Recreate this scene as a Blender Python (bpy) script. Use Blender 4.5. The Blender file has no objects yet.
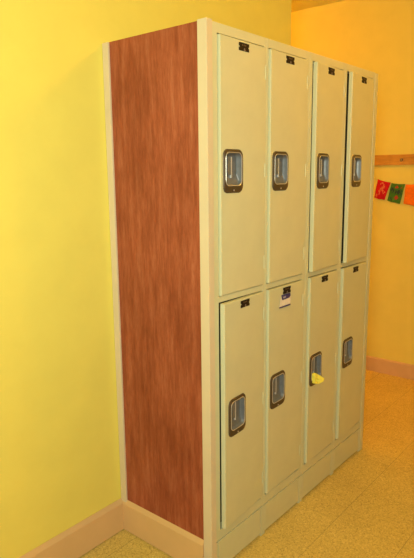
import bpy, bmesh, math, random
from mathutils import Vector, Matrix, noise
random.seed(4)
scene = bpy.context.scene
COL = scene.collection

# ------------------------------------------------------------------ materials
def new_mat(name):
    m = bpy.data.materials.new(name); m.use_nodes = True
    nt = m.node_tree; nt.nodes.clear()
    out = nt.nodes.new('ShaderNodeOutputMaterial'); b = nt.nodes.new('ShaderNodeBsdfPrincipled')
    nt.links.new(b.outputs[0], out.inputs[0])
    return m, nt, b
def N(nt, t, **kw):
    n = nt.nodes.new(t)
    for k, v in kw.items(): setattr(n, k, v)
    return n
def coords(nt, scale=(1, 1, 1), kind='Object'):
    tc = N(nt, 'ShaderNodeTexCoord'); mp = N(nt, 'ShaderNodeMapping')
    mp.inputs['Scale'].default_value = scale
    nt.links.new(tc.outputs[kind], mp.inputs[0]); return mp.outputs[0]
def tex(nt, vec, scale, detail=4, rough=.55):
    n = N(nt, 'ShaderNodeTexNoise'); n.inputs['Scale'].default_value = scale
    n.inputs['Detail'].default_value = detail; n.inputs['Roughness'].default_value = rough
    nt.links.new(vec, n.inputs['Vector']); return n.outputs['Fac']
def ramp(nt, fac, stops):
    r = N(nt, 'ShaderNodeValToRGB'); e = r.color_ramp.elements
    while len(e) < len(stops): e.new(.5)
    for el, (p, c) in zip(e, stops): el.position = p; el.color = (*c, 1)
    nt.links.new(fac, r.inputs[0]); return r.outputs[0]
def mix(nt, a, b, fac, mode='MIX'):
    m = N(nt, 'ShaderNodeMix', data_type='RGBA', blend_type=mode)
    if isinstance(fac, float): m.inputs[0].default_value = fac
    else: nt.links.new(fac, m.inputs[0])
    for s, v in ((6, a), (7, b)):
        if isinstance(v, tuple): m.inputs[s].default_value = (*v, 1)
        else: nt.links.new(v, m.inputs[s])
    return m.outputs[2]
def bump(nt, b, h, strength, dist):
    n = N(nt, 'ShaderNodeBump'); n.inputs['Strength'].default_value = strength; n.inputs['Distance'].default_value = dist
    nt.links.new(h, n.inputs['Height']); nt.links.new(n.outputs[0], b.inputs['Normal'])
def math_(nt, op, a, b=None):
    n = N(nt, 'ShaderNodeMath', operation=op)
    for i, v in enumerate((a, b)):
        if v is None: continue
        if isinstance(v, (int, float)): n.inputs[i].default_value = v
        else: nt.links.new(v, n.inputs[i])
    return n.outputs[0]

def paint(name, col, rough=.5, var=.06, bscale=300, bstr=.08, spec=.5, vscale=6):
    m, nt, b = new_mat(name); v = coords(nt)
    f = tex(nt, v, vscale, 5)
    c0 = tuple(c*(1-var) for c in col); c1 = tuple(min(1, c*(1+var)) for c in col)
    nt.links.new(ramp(nt, f, [(.3, c0), (.7, c1)]), b.inputs['Base Color'])
    b.inputs['Roughness'].default_value = rough; b.inputs['Specular IOR Level'].default_value = spec
    bump(nt, b, tex(nt, v, bscale, 2), bstr, .001)
    return m
def plain(name, col, rough=.5, metal=0, spec=.5):
    m, nt, b = new_mat(name); v = coords(nt)
    f = tex(nt, v, 60, 3)
    nt.links.new(ramp(nt, f, [(.3, tuple(c*.9 for c in col)), (.7, tuple(min(1, c*1.08) for c in col))]), b.inputs['Base Color'])
    b.inputs['Roughness'].default_value = rough; b.inputs['Metallic'].default_value = metal
    b.inputs['Specular IOR Level'].default_value = spec
    return m

WALL = (.80, .67, .128)
M = {}
M['wall'] = paint('yellow wall paint', WALL, .6, .03, 140, .12, .3)
M['ceiling'] = paint('cream ceiling paint', (.82, .79, .27), .8, .03, 90, .2, .2)
M['base'] = paint('tan baseboard paint', (.67, .42, .19), .45, .05, 200, .05)
M['trim'] = paint('cream trim paint', (.65, .53, .35), .45, .05, 220, .06)
M['locker'] = paint('tan locker enamel', (.605, .58, .355), .42, .035, 420, .10, .45, 9)
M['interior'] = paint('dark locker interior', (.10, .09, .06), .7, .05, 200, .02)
M['plate'] = plain('black number plate', (.012, .006, .006), .55, 0, .25)
M['plate_mark'] = plain('worn brass lettering', (.16, .09, .04), .5)
M['plate_grey'] = plain('worn grey mark', (.20, .15, .13), .5)
M['bezel'] = plain('bronzed steel', (.115, .085, .055), .42, .6)
M['lip'] = plain('steel lip highlight tone', (.62, .58, .52), .38, .6)  # pale tone paints the rim highlight into the lip; the small screw shares it
M['cup'] = plain('brushed steel cup', (.18, .19, .205), .42, .4)
M['latch'] = plain('bright latch steel', (.60, .60, .60), .45, .4)  # highlight line of the latch painted as a paler strip
M['white_paper'] = plain('white paper', (.80, .70, .58), .7)
M['blue_ink'] = plain('navy blue print', (.035, .03, .16), .5)
M['blue_pale'] = plain('pale print on navy', (.35, .33, .5), .5)
M['yellow_plastic'] = plain('bright yellow plastic', (.95, .80, .10), .4)
M['flag_red'] = plain('red cloth', (.56, .008, .012), .85, 0, .2)
M['flag_pink'] = plain('pale red print', (.70, .17, .06), .85, 0, .2)
M['flag_green'] = plain('green cloth', (.06, .17, .018), .85, 0, .2)
M['flag_dark'] = plain('dark print', (.035, .06, .035), .85, 0, .2)
M['flag_spot'] = plain('red print', (.42, .05, .02), .85, 0, .2)
M['flag_orange'] = plain('orange cloth', (.90, .19, .008), .85, 0, .2)
M['cord'] = plain('pale cord', (.65, .45, .12), .9)
M['screw'] = plain('steel screw', (.55, .5, .45), .25, .9)

def wood(name, dark, mid, light, axis_scale, rough):
    m, nt, b = new_mat(name)
    v = coords(nt, axis_scale)
    f1 = tex(nt, v, 20, 8, .75); f2 = tex(nt, v, 120, 4, .7)
    v3 = coords(nt, tuple(a*(.75 if a < .5 else .5) for a in axis_scale)); f3 = tex(nt, v3, 7, 5, .6)
    big = tex(nt, coords(nt, (1, 2.0, 1.1)), 2.6, 5, .6)
    c = ramp(nt, f1, [(.28, dark), (.5, mid), (.74, light)])
    c = mix(nt, c, ramp(nt, f2, [(.34, (.66, .60, .55)), (.60, (1, 1, 1))]), .6, 'MULTIPLY')
    c = mix(nt, c, ramp(nt, f3, [(.35, (.80, .74, .70)), (.62, (1, 1, 1))]), .6, 'MULTIPLY')
    c = mix(nt, c, ramp(nt, big, [(.34, (.66, .56, .50)), (.62, (1.0, 1.0, 1.0))]), .8, 'MULTIPLY')
    nt.links.new(c, b.inputs['Base Color'])
    b.inputs['Roughness'].default_value = rough; b.inputs['Specular IOR Level'].default_value = .3
    bump(nt, b, f2, .10, .001)
    return m
M['plywood'] = wood('red-brown stained plywood', (.27, .056, .023), (.395, .100, .044), (.51, .168, .086), (1, 1.9, .24), .5)
M['rail_wood'] = wood('brown rail wood', (.68, .32, .05), (.80, .41, .065), (.88, .47, .08), (1, .12, 2), .4)

def floor_mat():
    m, nt, b = new_mat('speckled tan vinyl tile')
    v = coords(nt)
    cell = N(nt, 'ShaderNodeTexVoronoi'); cell.inputs['Scale'].default_value = 210
    nt.links.new(v, cell.inputs['Vector'])
    sep = N(nt, 'ShaderNodeSeparateColor'); nt.links.new(cell.outputs['Color'], sep.inputs[0])
    c = ramp(nt, sep.outputs[0], [(0, (.50, .33, .085)), (.12, (.62, .44, .115)), (.5, (.73, .54, .145)), (.86, (.78, .58, .165)), (1, (.86, .67, .215))])
    f = tex(nt, v, 240, 4, .7)
    c = mix(nt, c, ramp(nt, f, [(.36, (.60, .52, .42)), (.47, (1, 1, 1))]), .6, 'MULTIPLY')
    wear = tex(nt, v, 2.6, 4)
    c = mix(nt, c, ramp(nt, wear, [(.3, (.86, .84, .82)), (.7, (1, 1, 1))]), .8, 'MULTIPLY')
    sx = N(nt, 'ShaderNodeSeparateXYZ'); nt.links.new(v, sx.inputs[0])
    def seam(o, off):
        a = math_(nt, 'ADD', o, off); a = math_(nt, 'DIVIDE', a, .2975); a = math_(nt, 'FRACT', a)
        a = math_(nt, 'SUBTRACT', a, .5); a = math_(nt, 'ABSOLUTE', a)
        return math_(nt, 'GREATER_THAN', a, .5-.0036)
    s1 = seam(sx.outputs[1], .19+2.975); s2 = seam(sx.outputs[0], -.902+5.95)
    s = math_(nt, 'MAXIMUM', s1, math_(nt, 'MULTIPLY', s2, .45))
    c = mix(nt, c, (.20, .12, .05), math_(nt, 'MULTIPLY', s, .62))
    nt.links.new(c, b.inputs['Base Color'])
    b.inputs['Roughness'].default_value = .5; b.inputs['Specular IOR Level'].default_value = .35
    bump(nt, b, f, .08, .001)
    return m
M['floor'] = floor_mat()

# ------------------------------------------------------------------ mesh helpers
def box(bm, x0, x1, y0, y1, z0, z1, bev=0, mi=0):
    vs = [bm.verts.new((x, y, z)) for x in (x0, x1) for y in (y0, y1) for z in (z0, z1)]
    fs = [bm.faces.new([vs[i] for i in f]) for f in ((0,1,3,2),(4,6,7,5),(0,4,5,1),(2,3,7,6),(0,2,6,4),(1,5,7,3))]
    for f in fs: f.material_index = mi
    if bev:
        es = list({e for f in fs for e in f.edges})
        r = bmesh.ops.bevel(bm, geom=es, offset=bev, segments=2, affect='EDGES', profile=.6)
        for f in r['faces']: f.material_index = mi
def cyl(bm, c, axis, r, h, seg=12, mi=0, r2=None):
    z = Vector(axis).normalized(); q = z.to_track_quat('Z', 'Y').to_matrix().to_4x4()
    g = bmesh.ops.create_cone(bm, cap_ends=True, segments=seg, radius1=r, radius2=r if r2 is None else r2, depth=h,
                              matrix=Matrix.Translation(c) @ q)
    for f in {f for v in g['verts'] for f in v.link_faces}: f.material_index = mi
def link(name, bm, mats, parent=None, loc=(0, 0, 0), smooth=False):
    bmesh.ops.recalc_face_normals(bm, faces=bm.faces[:])
    me = bpy.data.meshes.new(name); bm.to_mesh(me); bm.free()
    for m in (mats if isinstance(mats, (list, tuple)) else [mats]): me.materials.append(m)
    if smooth:
        for p in me.polygons: p.use_smooth = True
    o = bpy.data.objects.new(name, me); COL.objects.link(o)
    o.location = loc
    if parent: o.parent = parent
    return o
def boxes(name, lst, mat, parent=None, bev=0, loc=(0, 0, 0)):
    bm = bmesh.new()
    for b in lst: box(bm, *b, bev=bev)
    return link(name, bm, mat, parent, loc)
def thing(name, label, cat, loc=(0, 0, 0), group=None):
    o = bpy.data.objects.new(name, None); o.empty_display_size = .1; COL.objects.link(o)
    o.location = loc; o['label'] = label; o['category'] = cat
    if group: o['group'] = group
    return o
def struct(name, lst, mat, label, cat, bev=0):
    o = boxes(name, lst, mat, None, bev); o['kind'] = 'structure'; o['label'] = label; o['category'] = cat
    return o

# ------------------------------------------------------------------ measures (metres; locker fronts in the plane y = 0)
H = 1.98
YW = .500          # face of the wall the lockers stand against
XE = 1.288         # where that wall ends at the passage
XF = 2.516         # far wall
ZC = 2.73
XL, YF, YB = -3.4, -3.6, 4.0

# ------------------------------------------------------------------ setting
struct('floor', [(XL, XF+.1, YF, YB, -.05, 0)], M['floor'], 'speckled tan vinyl tile floor', 'floor')
struct('ceiling', [(XL, XF+.1, YF, YB, ZC, ZC+.05)], M['ceiling'], 'cream ceiling', 'ceiling')
struct('wall_back', [(XL, XE, YW, YB, 0, ZC)], M['wall'], 'yellow wall behind the lockers', 'wall')
struct('wall_right', [(XF, XF+.1, YF, YB, 0, ZC)], M['wall'], 'far yellow wall with wooden rail', 'wall')
struct('wall_left', [(XL-.1, XL, YF, YW, 0, ZC)], M['wall'], 'yellow wall at the left end of the room', 'wall')
struct('wall_front', [(XL-.1, XF+.1, YF-.1, YF, 0, ZC)], M['wall'], 'yellow wall facing the lockers', 'wall')
struct('wall_end', [(XE, XF+.1, YB, YB+.1, 0, ZC)], M['wall'], 'yellow wall closing the passage', 'wall')

def baseboard(name, prof, p0, p1, out, label):
    """profile of (depth, z) swept from p0 to p1; out = direction away from the wall"""
    bm = bmesh.new(); o = Vector(out)
    rows = [[bm.verts.new(Vector(p) + o*d + Vector((0, 0, z))) for d, z in prof] for p in (p0, p1)]
    n = len(prof)
    for i in range(n): bm.faces.new((rows[0][i], rows[0][(i+1) % n], rows[1][(i+1) % n], rows[1][i]))
    bm.faces.new(rows[0]); bm.faces.new(rows[1][::-1])
    return bm
PROF = [(0, 0), (.009, 0), (.009, .005), (.016, .005), (.016, .126), (.013, .131), (.003, .142), (0, .142)]
o = link('baseboard_back', baseboard('b', PROF, (XL, YW, 0), (-.030, YW, 0), (0, -1, 0), ''), M['base'])
o['kind'] = 'structure'; o['label'] = 'tan baseboard under the left yellow wall'; o['category'] = 'baseboard'
PROF2 = [(0, 0), (.012, 0), (.012, .104), (.004, .113), (0, .113)]
o = link('baseboard_right', baseboard('b', PROF2, (XF, YF, 0), (XF, YB, 0), (-1, 0, 0), ''), M['base'])
o['kind'] = 'structure'; o['label'] = 'brown baseboard under the far wall'; o['category'] = 'baseboard'

# ------------------------------------------------------------------ plywood end panel with trim boards
ep = thing('end_panel', 'red-brown plywood end panel framed with cream boards, closing the near side of the lockers', 'panel', (-.028, .25, 0))
def EPX(lst): return [(a+.028, b+.028, c-.25, d-.25, e, f) for a, b, c, d, e, f in lst]
boxes('plywood_sheet', EPX([(-.022, -.002, .034, .470, 0.0, H+.002)]), M['plywood'], ep, .0008)
t = boxes('trim_board', EPX([(-.030, -.001, -.003, .0365, 0, H+.004)]), M['trim'], ep, .0018)
t['label'] = 'cream corner board at the front edge'
t = boxes('trim_board', EPX([(-.030, -.002, .467, .4985, 0, H+.001)]), M['trim'], ep, .0018)
t['label'] = 'cream board against the yellow wall'
bb = link('base_board', baseboard('b', PROF, (.0085, .4835-.25, 0), (.0085, .0368-.25, 0), (-1, 0, 0), ''), M['base'], ep)
bb['label'] = 'tan skirting along the foot of the panel'

# the far end has a narrow board too
fe = thing('end_panel', 'narrow cream end board at the far right edge of the lockers beside the passage', 'panel', (1.26, .25, 0))
boxes('plywood_sheet', [(-.006, .020, -.236, .246, 0, H-.004)], M['plywood'], fe)
boxes('trim_board', [(-.006, .027, -.252, -.2365, 0, H-.003)], M['locker'], fe, .0015)

# ------------------------------------------------------------------ lockers
def rr(cx, cz, w, h, r, y, seg=5, chb=None):
    """rounded rectangle loop in the xz plane"""
    pts = []
    for sx, sz, a0 in ((1, 1, 0), (-1, 1, 90), (-1, -1, 180), (1, -1, 270)):
        for k in range(seg+1):
            a = math.radians(a0 + 90*k/seg)
            pts.append((cx + sx*(w/2-r) + r*math.cos(a), y, cz + sz*(h/2-r) + r*math.sin(a)))
    return pts
def loft(bm, loops, mats, cap=True):
    rows = [[bm.verts.new(p) for p in L] for L in loops]
    n = len(rows[0])
    for i in range(len(rows)-1):
        for k in range(n):
            f = bm.faces.new((rows[i][k], rows[i][(k+1) % n], rows[i+1][(k+1) % n], rows[i+1][k]))
            f.material_index = mats[i]
    if cap:
        f = bm.faces.new(rows[-1]); f.material_index = mats[-1]

PW, PH = .114, .149      # handle plate
def make_handle(parent, cx, cz):
    bm = bmesh.new()
    oc = cz+.007
    loft(bm, [rr(cx, cz, PW, PH, .024, .001), rr(cx, cz, PW-.001, PH-.001, .024, -.0015),
              rr(cx, cz, PW-.006, PH-.006, .022, -.0040),
              rr(cx, oc, PW-.020, PH-.034, .019, -.0052), rr(cx, oc, PW-.0225, PH-.0365, .018, -.0066),
              rr(cx, oc, PW-.0265, PH-.0405, .017, -.0052),
              rr(cx, oc+.001, PW-.031, PH-.047, .015, .006), rr(cx, oc+.009, PW-.036, PH-.076, .013, .0137)],
         [0, 0, 0, 1, 1, 2, 2, 2])
    cyl(bm, (cx, -.0046, cz-PH/2+.0095), (0, 1, 0), .0030, .002, 10, 1)
    h = link('handle_pocket', bm, [M['bezel'], M['lip'], M['cup']], parent, smooth=False)
    h['label'] = 'bronzed metal recessed handle'
    bm = bmesh.new()
    box(bm, cx-.001, cx+.005, .0075, .0134, oc-.030, oc+.042, .0012)
    box(bm, cx-.019, cx+.001, .008, .0136, oc-.020, oc+.042, .0012, 1)
    link('latch', bm, [M['latch'], M['cup']], parent)

def make_plate(parent, cx, cz):
    w, h = .058, .026
    bm = bmesh.new()
    # plate with a notch half way up each short side
    out = [(-w/2, -h/2), (w/2, -h/2), (w/2, -.004), (w/2-.006, 0), (w/2, .004), (w/2, h/2), (-w/2, h/2), (-w/2, .004), (-w/2+.006, 0), (-w/2, -.004)]
    a = [bm.verts.new((cx+x, .0005, cz+z)) for x, z in out]; b = [bm.verts.new((cx+x, -.0018, cz+z)) for x, z in out]
    bm.faces.new(a[::-1]); bm.faces.new(b)
    for i in range(10): bm.faces.new((a[i], a[(i+1) % 10], b[(i+1) % 10], b[i]))
    # worn, unreadable lettering in the upper half and a grey wedge below
    for x0, x1 in ((-.012, -.008), (-.003, .001), (.006, .010)):
        box(bm, cx+x0, cx+x1, -.0022, -.0016, cz+.003, cz+.008, 0, 1)
    tri = [(-.001, -.003), (.004, -.003), (.007, -.012), (-.004, -.012)]
    f = bm.faces.new([bm.verts.new((cx+x, -.0021, cz+z)) for x, z in tri]); f.material_index = 2
    p = link('number_plate', bm, [M['plate'], M['plate_mark'], M['plate_grey']], parent)
    p['label'] = 'small black number plate'

DT = .018
def make_door(parent, xl, xr, z0, z1, ang, hz, label, px=0):
    """pan door hinged on its right edge; local origin at the hinge line, bottom"""
    w, h = xr-xl, z1-z0
    cx, cz = -w + .082 + px, hz - z0
    P = .006
    bm = bmesh.new()
    r = .0025
    hw, hh = PW/2-.006, PH/2-.006
    xs = [-w+r, cx-hw, cx+hw, -r]; zs = [r, cz-hh, cz+hh, h-r]
    g = [[bm.verts.new((x, -P, z)) for z in zs] for x in xs]
    for i in range(3):
        for k in range(3):
            if i == 1 and k == 1: continue
            bm.faces.new((g[i][k], g[i+1][k], g[i+1][k+1], g[i][k+1]))
    def ring(pts): return [bm.verts.new(p) for p in pts]
    def rect(a0, a1, b0, b1, y): return [(a0, y, b0), (a1, y, b0), (a1, y, b1), (a0, y, b1)]
    A = ring(rect(-w+r*.3, -r*.3, r*.3, h-r*.3, -P+r*.3)); B = ring(rect(-w, 0, 0, h, -P+r)); C_ = ring(rect(-w, 0, 0, h, -P+DT))
    # border strips: face grid boundary -> bevel -> flange
    bnd = [[g[i][0] for i in range(4)], [g[3][k] for k in range(4)], [g[i][3] for i in (3, 2, 1, 0)], [g[0][k] for k in (3, 2, 1, 0)]]
    for s in range(4):
        bm.faces.new(bnd[s] + [A[(s+1) % 4], A[s]])
        bm.faces.new((A[s], A[(s+1) % 4], B[(s+1) % 4], B[s]))
        bm.faces.new((B[s], B[(s+1) % 4], C_[(s+1) % 4], C_[s]))
    bm.faces.new(C_)
    d = link('door', bm, M['locker'], parent)
    d.location = (xr - parent.location.x, 0, z0)
    d.rotation_euler = (0, 0, math.radians(ang))
    if label: d['label'] = label
    make_plate(d, -w/2-.001, h-.0205)
    d.children[-1].location.y = -P
    make_handle(d, cx, cz)
    for c in d.children:
        if c.name.startswith(('handle_pocket', 'latch')): c.location.y = -P
    for fz in (.10, .5, .90):
        bm = bmesh.new(); cyl(bm, (.0005, -P-.0004, h*fz), (0, 0, 1), .0024, .05, 8)
        link('hinge', bm, M['locker'], d, smooth=False)
    return d

XB = [0.000, .3135, .6220, .9370, 1.253]
LX = [.031, .329, .651, .961]; RX = [.2965, .5950, .9160, 1.2370]
UA = [.5, .6, 2.7, 3.9]; LA = [3.2, .7, 1.0, 1.5]
LAB = ['tan two-tier locker beside the plywood end panel, its lower door ajar',
       'tan two-tier locker with a white paper tag on its lower door',
       'tan two-tier locker with a yellow plastic piece in its lower handle',
       'tan two-tier locker nearest the far passage, its upper door ajar']
ZB = .137
UX = [-.014, -.012, -.008, -.001]; VX = [-.004, -.012, -.018, -.009]; LZ = [.616, .624, .626, .623]
for k in range(4):
    x0, x1, l, r = XB[k]+.0009, XB[k+1]-.0009, LX[k], RX[k]
    xc = (x0+x1)/2
    root = thing('locker', LAB[k], 'locker', (xc, 0, 0), 'two-tier lockers in the bank')
    def loc(lst): return [(a-xc, b-xc, c, d, e, f) for a, b, c, d, e, f in lst]
    gl, gr = .0048, .0022
    zu0, zu1, zl0, zl1 = 1.083, 1.945, .186, 1.0545
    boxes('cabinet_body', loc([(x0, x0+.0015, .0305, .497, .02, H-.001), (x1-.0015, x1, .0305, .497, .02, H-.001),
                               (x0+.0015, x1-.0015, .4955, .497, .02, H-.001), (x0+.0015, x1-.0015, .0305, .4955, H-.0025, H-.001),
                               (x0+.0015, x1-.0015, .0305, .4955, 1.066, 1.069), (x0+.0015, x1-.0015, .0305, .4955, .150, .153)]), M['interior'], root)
    fr = [(x0, l-gl, 0, .03, ZB+.001, H), (r+gr, x1, 0, .03, ZB+.001, H),
          (l-gl, r+gr, .0003, .03, zu1+.004, H), (l-gl, r+gr, .0003, .03, zl1+.004, zu0-.003), (l-gl, r+gr, .0003, .03, ZB+.001, zl0-.010)]
    boxes('face_frame', loc(fr), M['locker'], root, .0010)
    kp = [(x0, x0+.013, .0005, .03, 0, ZB-.005), (x1-.013, x1, .0005, .03, 0, ZB-.005), (x0+.0160, x1-.0160, .001, .016, .012, ZB-.005),
          (x0+.013, x1-.013, .022, .024, .014, ZB-.005)]
    boxes('kick_plate', loc(kp), M['locker'], root, .0008)
    make_door(root, l, r, zu0, zu1, UA[k], 1.511, 'upper door standing slightly open' if UA[k] > 2.5 else 'upper door, closed', UX[k])
    make_door(root, l, r, zl0, zl1, LA[k], LZ[k], 'lower door standing slightly open' if LA[k] > 2 else 'lower door, closed', VX[k])

# ------------------------------------------------------------------ paper tag on the second lower door
def slab(bm, pts, y0, y1, mi):
    a = [bm.verts.new((x, y0, z)) for x, z in pts]; b = [bm.verts.new((x, y1, z)) for x, z in pts]
    n = len(pts)
    fs = [bm.faces.new(a[::-1]), bm.faces.new(b)] + [bm.faces.new((a[i], a[(i+1) % n], b[(i+1) % n], b[i])) for i in range(n)]
    for f in fs: f.material_index = mi
TX, TZ = .440, .995
tg = thing('paper_tag', 'small white paper tag with navy blue ends stuck below a number plate', 'tag', (TX, -.012, TZ))
bm = bmesh.new(); slab(bm, [(-.040, -.024), (.043, -.024), (.045, .020), (-.029, .018)], 0, -.0006, 0)
link('paper', bm, M['white_paper'], tg)
bm = bmesh.new(); slab(bm, [(-.024, .010), (-.018, .004), (.034, .006), (.043, .014), (.040, .026), (-.027, .026)], -.0007, -.0014, 0)
slab(bm, [(-.014, .010), (.006, .011), (.006, .018), (-.014, .017)], -.0014, -.0016, 1)
p = link('tab', bm, [M['blue_ink'], M['blue_pale']], tg); p['label'] = 'navy blue tab at the top'
bm = bmesh.new(); slab(bm, [(-.041, -.027), (.043, -.027), (.043, -.021), (-.041, -.021)], -.0007, -.0013, 0)
p = link('stripe', bm, M['blue_ink'], tg); p['label'] = 'navy blue stripe along the bottom'

# ------------------------------------------------------------------ yellow plastic piece in the third lower handle
yp = thing('plastic_strap', 'bright yellow plastic piece sticking out of a lower locker handle', 'strap', (.697, -.019, .590))
bm = bmesh.new()
out = [(-.022, .020), (-.008, .026), (.014, .013), (.040, -.006), (.036, -.020), (.010, -.029), (-.021, -.021)]
inn = [(-.012, .000), (-.006, .003), (.002, -.003), (.014, -.012), (.012, -.017), (.003, -.020), (-.010, -.013)]
def wall_pt(q, d):
    x, z = q                                    # the piece sticks out more towards its pointed end
    return Vector((x*.86, -.5*max(0, x) - d, z))
rows = [[bm.verts.new(wall_pt(q, d)) for q in loop] for loop, d in ((out, -.008), (out, .010), (inn, .011), (inn, -.004))]
n = len(out)
for A, B in zip(rows, rows[1:]):
    for k in range(n): bm.faces.new((A[k], A[(k+1) % n], B[(k+1) % n], B[k]))
bm.faces.new(rows[0]); bm.faces.new(rows[-1])
o = link('loop', bm, M['yellow_plastic'], yp)
md = o.modifiers.new('soft', 'BEVEL'); md.width = .0025; md.segments = 2; md.limit_method = 'ANGLE'

# ------------------------------------------------------------------ coat rail on the far wall
cr = thing('coat_rail', 'brown wooden coat rail fixed along the far yellow wall', 'rail', (XF, .2, 1.592))
boxes('board', [(-.020, -.0005, -1.5, .9, -.036, .036)], M['rail_wood'], cr, .002)
bm = bmesh.new()
cyl(bm, (-.0215, .126, -.002), (1, 0, 0), .013, .003, 16); cyl(bm, (-.027, .126, -.002), (1, 0, 0), .006, .010, 12)
cyl(bm, (-.034, .126, -.002), (-1, 0, 0), .010, .006, 14, 0, .007)
link('peg', bm, M['screw'], cr)['label'] = 'small round metal peg'

# ------------------------------------------------------------------ string of little flags
FX = XF-.012
fl = thing('flag_string', 'string of small red, green and orange cloth flags on the far wall', 'flags', (FX, .3, 1.40))
STRIP = [[' ', ' ', ' ', 'x', 'x', ' ', ' ', ' ', ' ', ' '], ]
RED = ["............", "....xx......", "...x..x.....", "......xx....", ".....xxx....", "....xxx.....", "....x.xx....", "...xx..x.x..", "....x...x...", "....x.......", ".xx.........", ".xx.........", "............"]
GREEN = ["............", ".....o......", "....ooo..o..", ".dd.........", ".ddd.d.dd.d.", ".d.d.ddddd..", "..d..d.dd.d.", "............", "......oo....", ".....oooo...", "..d...oo....", "...d........", "............"]
def flag(tl, tr, bl, br, mats, pat, label, ph):
    """corners as (y, z); pat maps letters to extra materials"""
    bm = bmesh.new(); nu, nv = 24, 26
    V = []
    for j in range(nv+1):
        row = []
        for i in range(nu+1):
            u, v = i/nu, j/nv
            p = (Vector(tl)*(1-u)+Vector(tr)*u)*(1-v) + (Vector(bl)*(1-u)+Vector(br)*u)*v
            x = -.004*math.sin(u*5+ph)*v - .003*v + .0015*math.sin(v*9+ph)
            z = p[1] - .004*math.sin(math.pi*u)*(1-v*.5) + .0012*math.sin(u*11+ph)*v
            row.append(bm.verts.new((x, p[0]-.3, z-1.40)))
        V.append(row)
    for j in range(nv):
        for i in range(nu):
            f = bm.faces.new((V[j][i], V[j][i+1], V[j+1][i+1], V[j+1][i]))
            if pat:
                c = pat[min(12, j//2)][min(11, i//2)]
                f.material_index = 0 if c == '.' else (1 if c in 'xd' else 2)
    o = link('flag', bm, mats, fl, smooth=True); o['label'] = label
    s = o.modifiers.new('thick', 'SOLIDIFY'); s.thickness = .0008
flag((.496, 1.458), (.398, 1.434), (.516, 1.325), (.440, 1.309), [M['flag_red'], M['flag_pink'], M['flag_pink']], RED, 'red flag with a pale printed figure', 0)
flag((.392, 1.431), (.294, 1.423), (.415, 1.304), (.322, 1.284), [M['flag_green'], M['flag_dark'], M['flag_spot']], GREEN, 'green flag with dark and red print', 1.3)
flag((.289, 1.420), (.186, 1.428), (.296, 1.286), (.205, 1.272), [M['flag_orange']], None, 'plain orange flag', 2.4)
bm = bmesh.new()
pts = [(.62, 1.498), (.56, 1.475), (.496, 1.457), (.44, 1.441), (.392, 1.431), (.34, 1.424), (.292, 1.4205), (.24, 1.422), (.186, 1.428), (.12, 1.440), (.05, 1.458)]
prev = None
for y, z in pts:
    ring = [bm.verts.new((.0022+.0014*math.cos(a*math.pi/3), y-.3, z-1.40+.0014*math.sin(a*math.pi/3)-.002)) for a in range(6)]
    if prev:
        for a in range(6): bm.faces.new((prev[a], prev[(a+1) % 6], ring[(a+1) % 6], ring[a]))
    prev = ring
link('cord', bm, M['cord'], fl)

# ------------------------------------------------------------------ light
def lamp(name, kind, loc, energy, col, **kw):
    L = bpy.data.lights.new(name, kind); L.energy = energy; L.color = col
    for k, v in kw.items(): setattr(L, k, v)
    o = bpy.data.objects.new(name, L); COL.objects.link(o); o.location = loc
    return o
def aim(o, t): o.rotation_euler = (Vector(t)-o.location).to_track_quat('-Z', 'Y').to_euler()
lamp('room_lamp', 'POINT', (.84, -1.08, 2.62), 29, (1, .45, .020), shadow_soft_size=.09)
lamp('passage_lamp', 'POINT', (1.44, 2.4, 2.55), 51, (1, .43, .008), shadow_soft_size=.10)
w = lamp('cool_left_light', 'AREA', (-2.15, -1.55, 1.76), 37, (.93, 1, .80), shape='RECTANGLE', size=.7, size_y=.7, spread=math.radians(122))  # cool light arriving from the left; its source is unseen and not modelled
aim(w, (-.2, .3, 1.56))
W = bpy.data.worlds.new('World'); scene.world = W; W.use_nodes = True
W.node_tree.nodes['Background'].inputs[0].default_value = (.9, .7, .4, 1)
W.node_tree.nodes['Background'].inputs[1].default_value = .0

# ------------------------------------------------------------------ camera
yaw, pit, roll, fpx = .8745, -.1830, -.0108, 560.04
Fv = Vector((math.sin(yaw)*math.cos(pit), math.cos(yaw)*math.cos(pit), math.sin(pit)))
R = Vector((math.cos(yaw), -math.sin(yaw), 0)); U = R.cross(Fv)
R2 = R*math.cos(roll)+U*math.sin(roll); U2 = -R*math.sin(roll)+U*math.cos(roll)
cam = bpy.data.cameras.new('Camera'); co = bpy.data.objects.new('Camera', cam); COL.objects.link(co)
m = Matrix.Identity(4)
for i in range(3): m[i][0], m[i][1], m[i][2] = R2[i], U2[i], -Fv[i]
m.translation = (-1.4675, -1.1958, 1.498)
co.matrix_world = m
cam.sensor_fit = 'VERTICAL'; cam.sensor_height = 36; cam.sensor_width = 36*414/558; cam.lens = fpx/558*36
cam.clip_start = .05
scene.camera = co
vs = scene.view_settings
scene.display_settings.display_device = 'sRGB'
vs.view_transform = 'Standard'; vs.look = 'None'; vs.gamma = 1; vs.use_curve_mapping = False
vs.exposure = 0.0
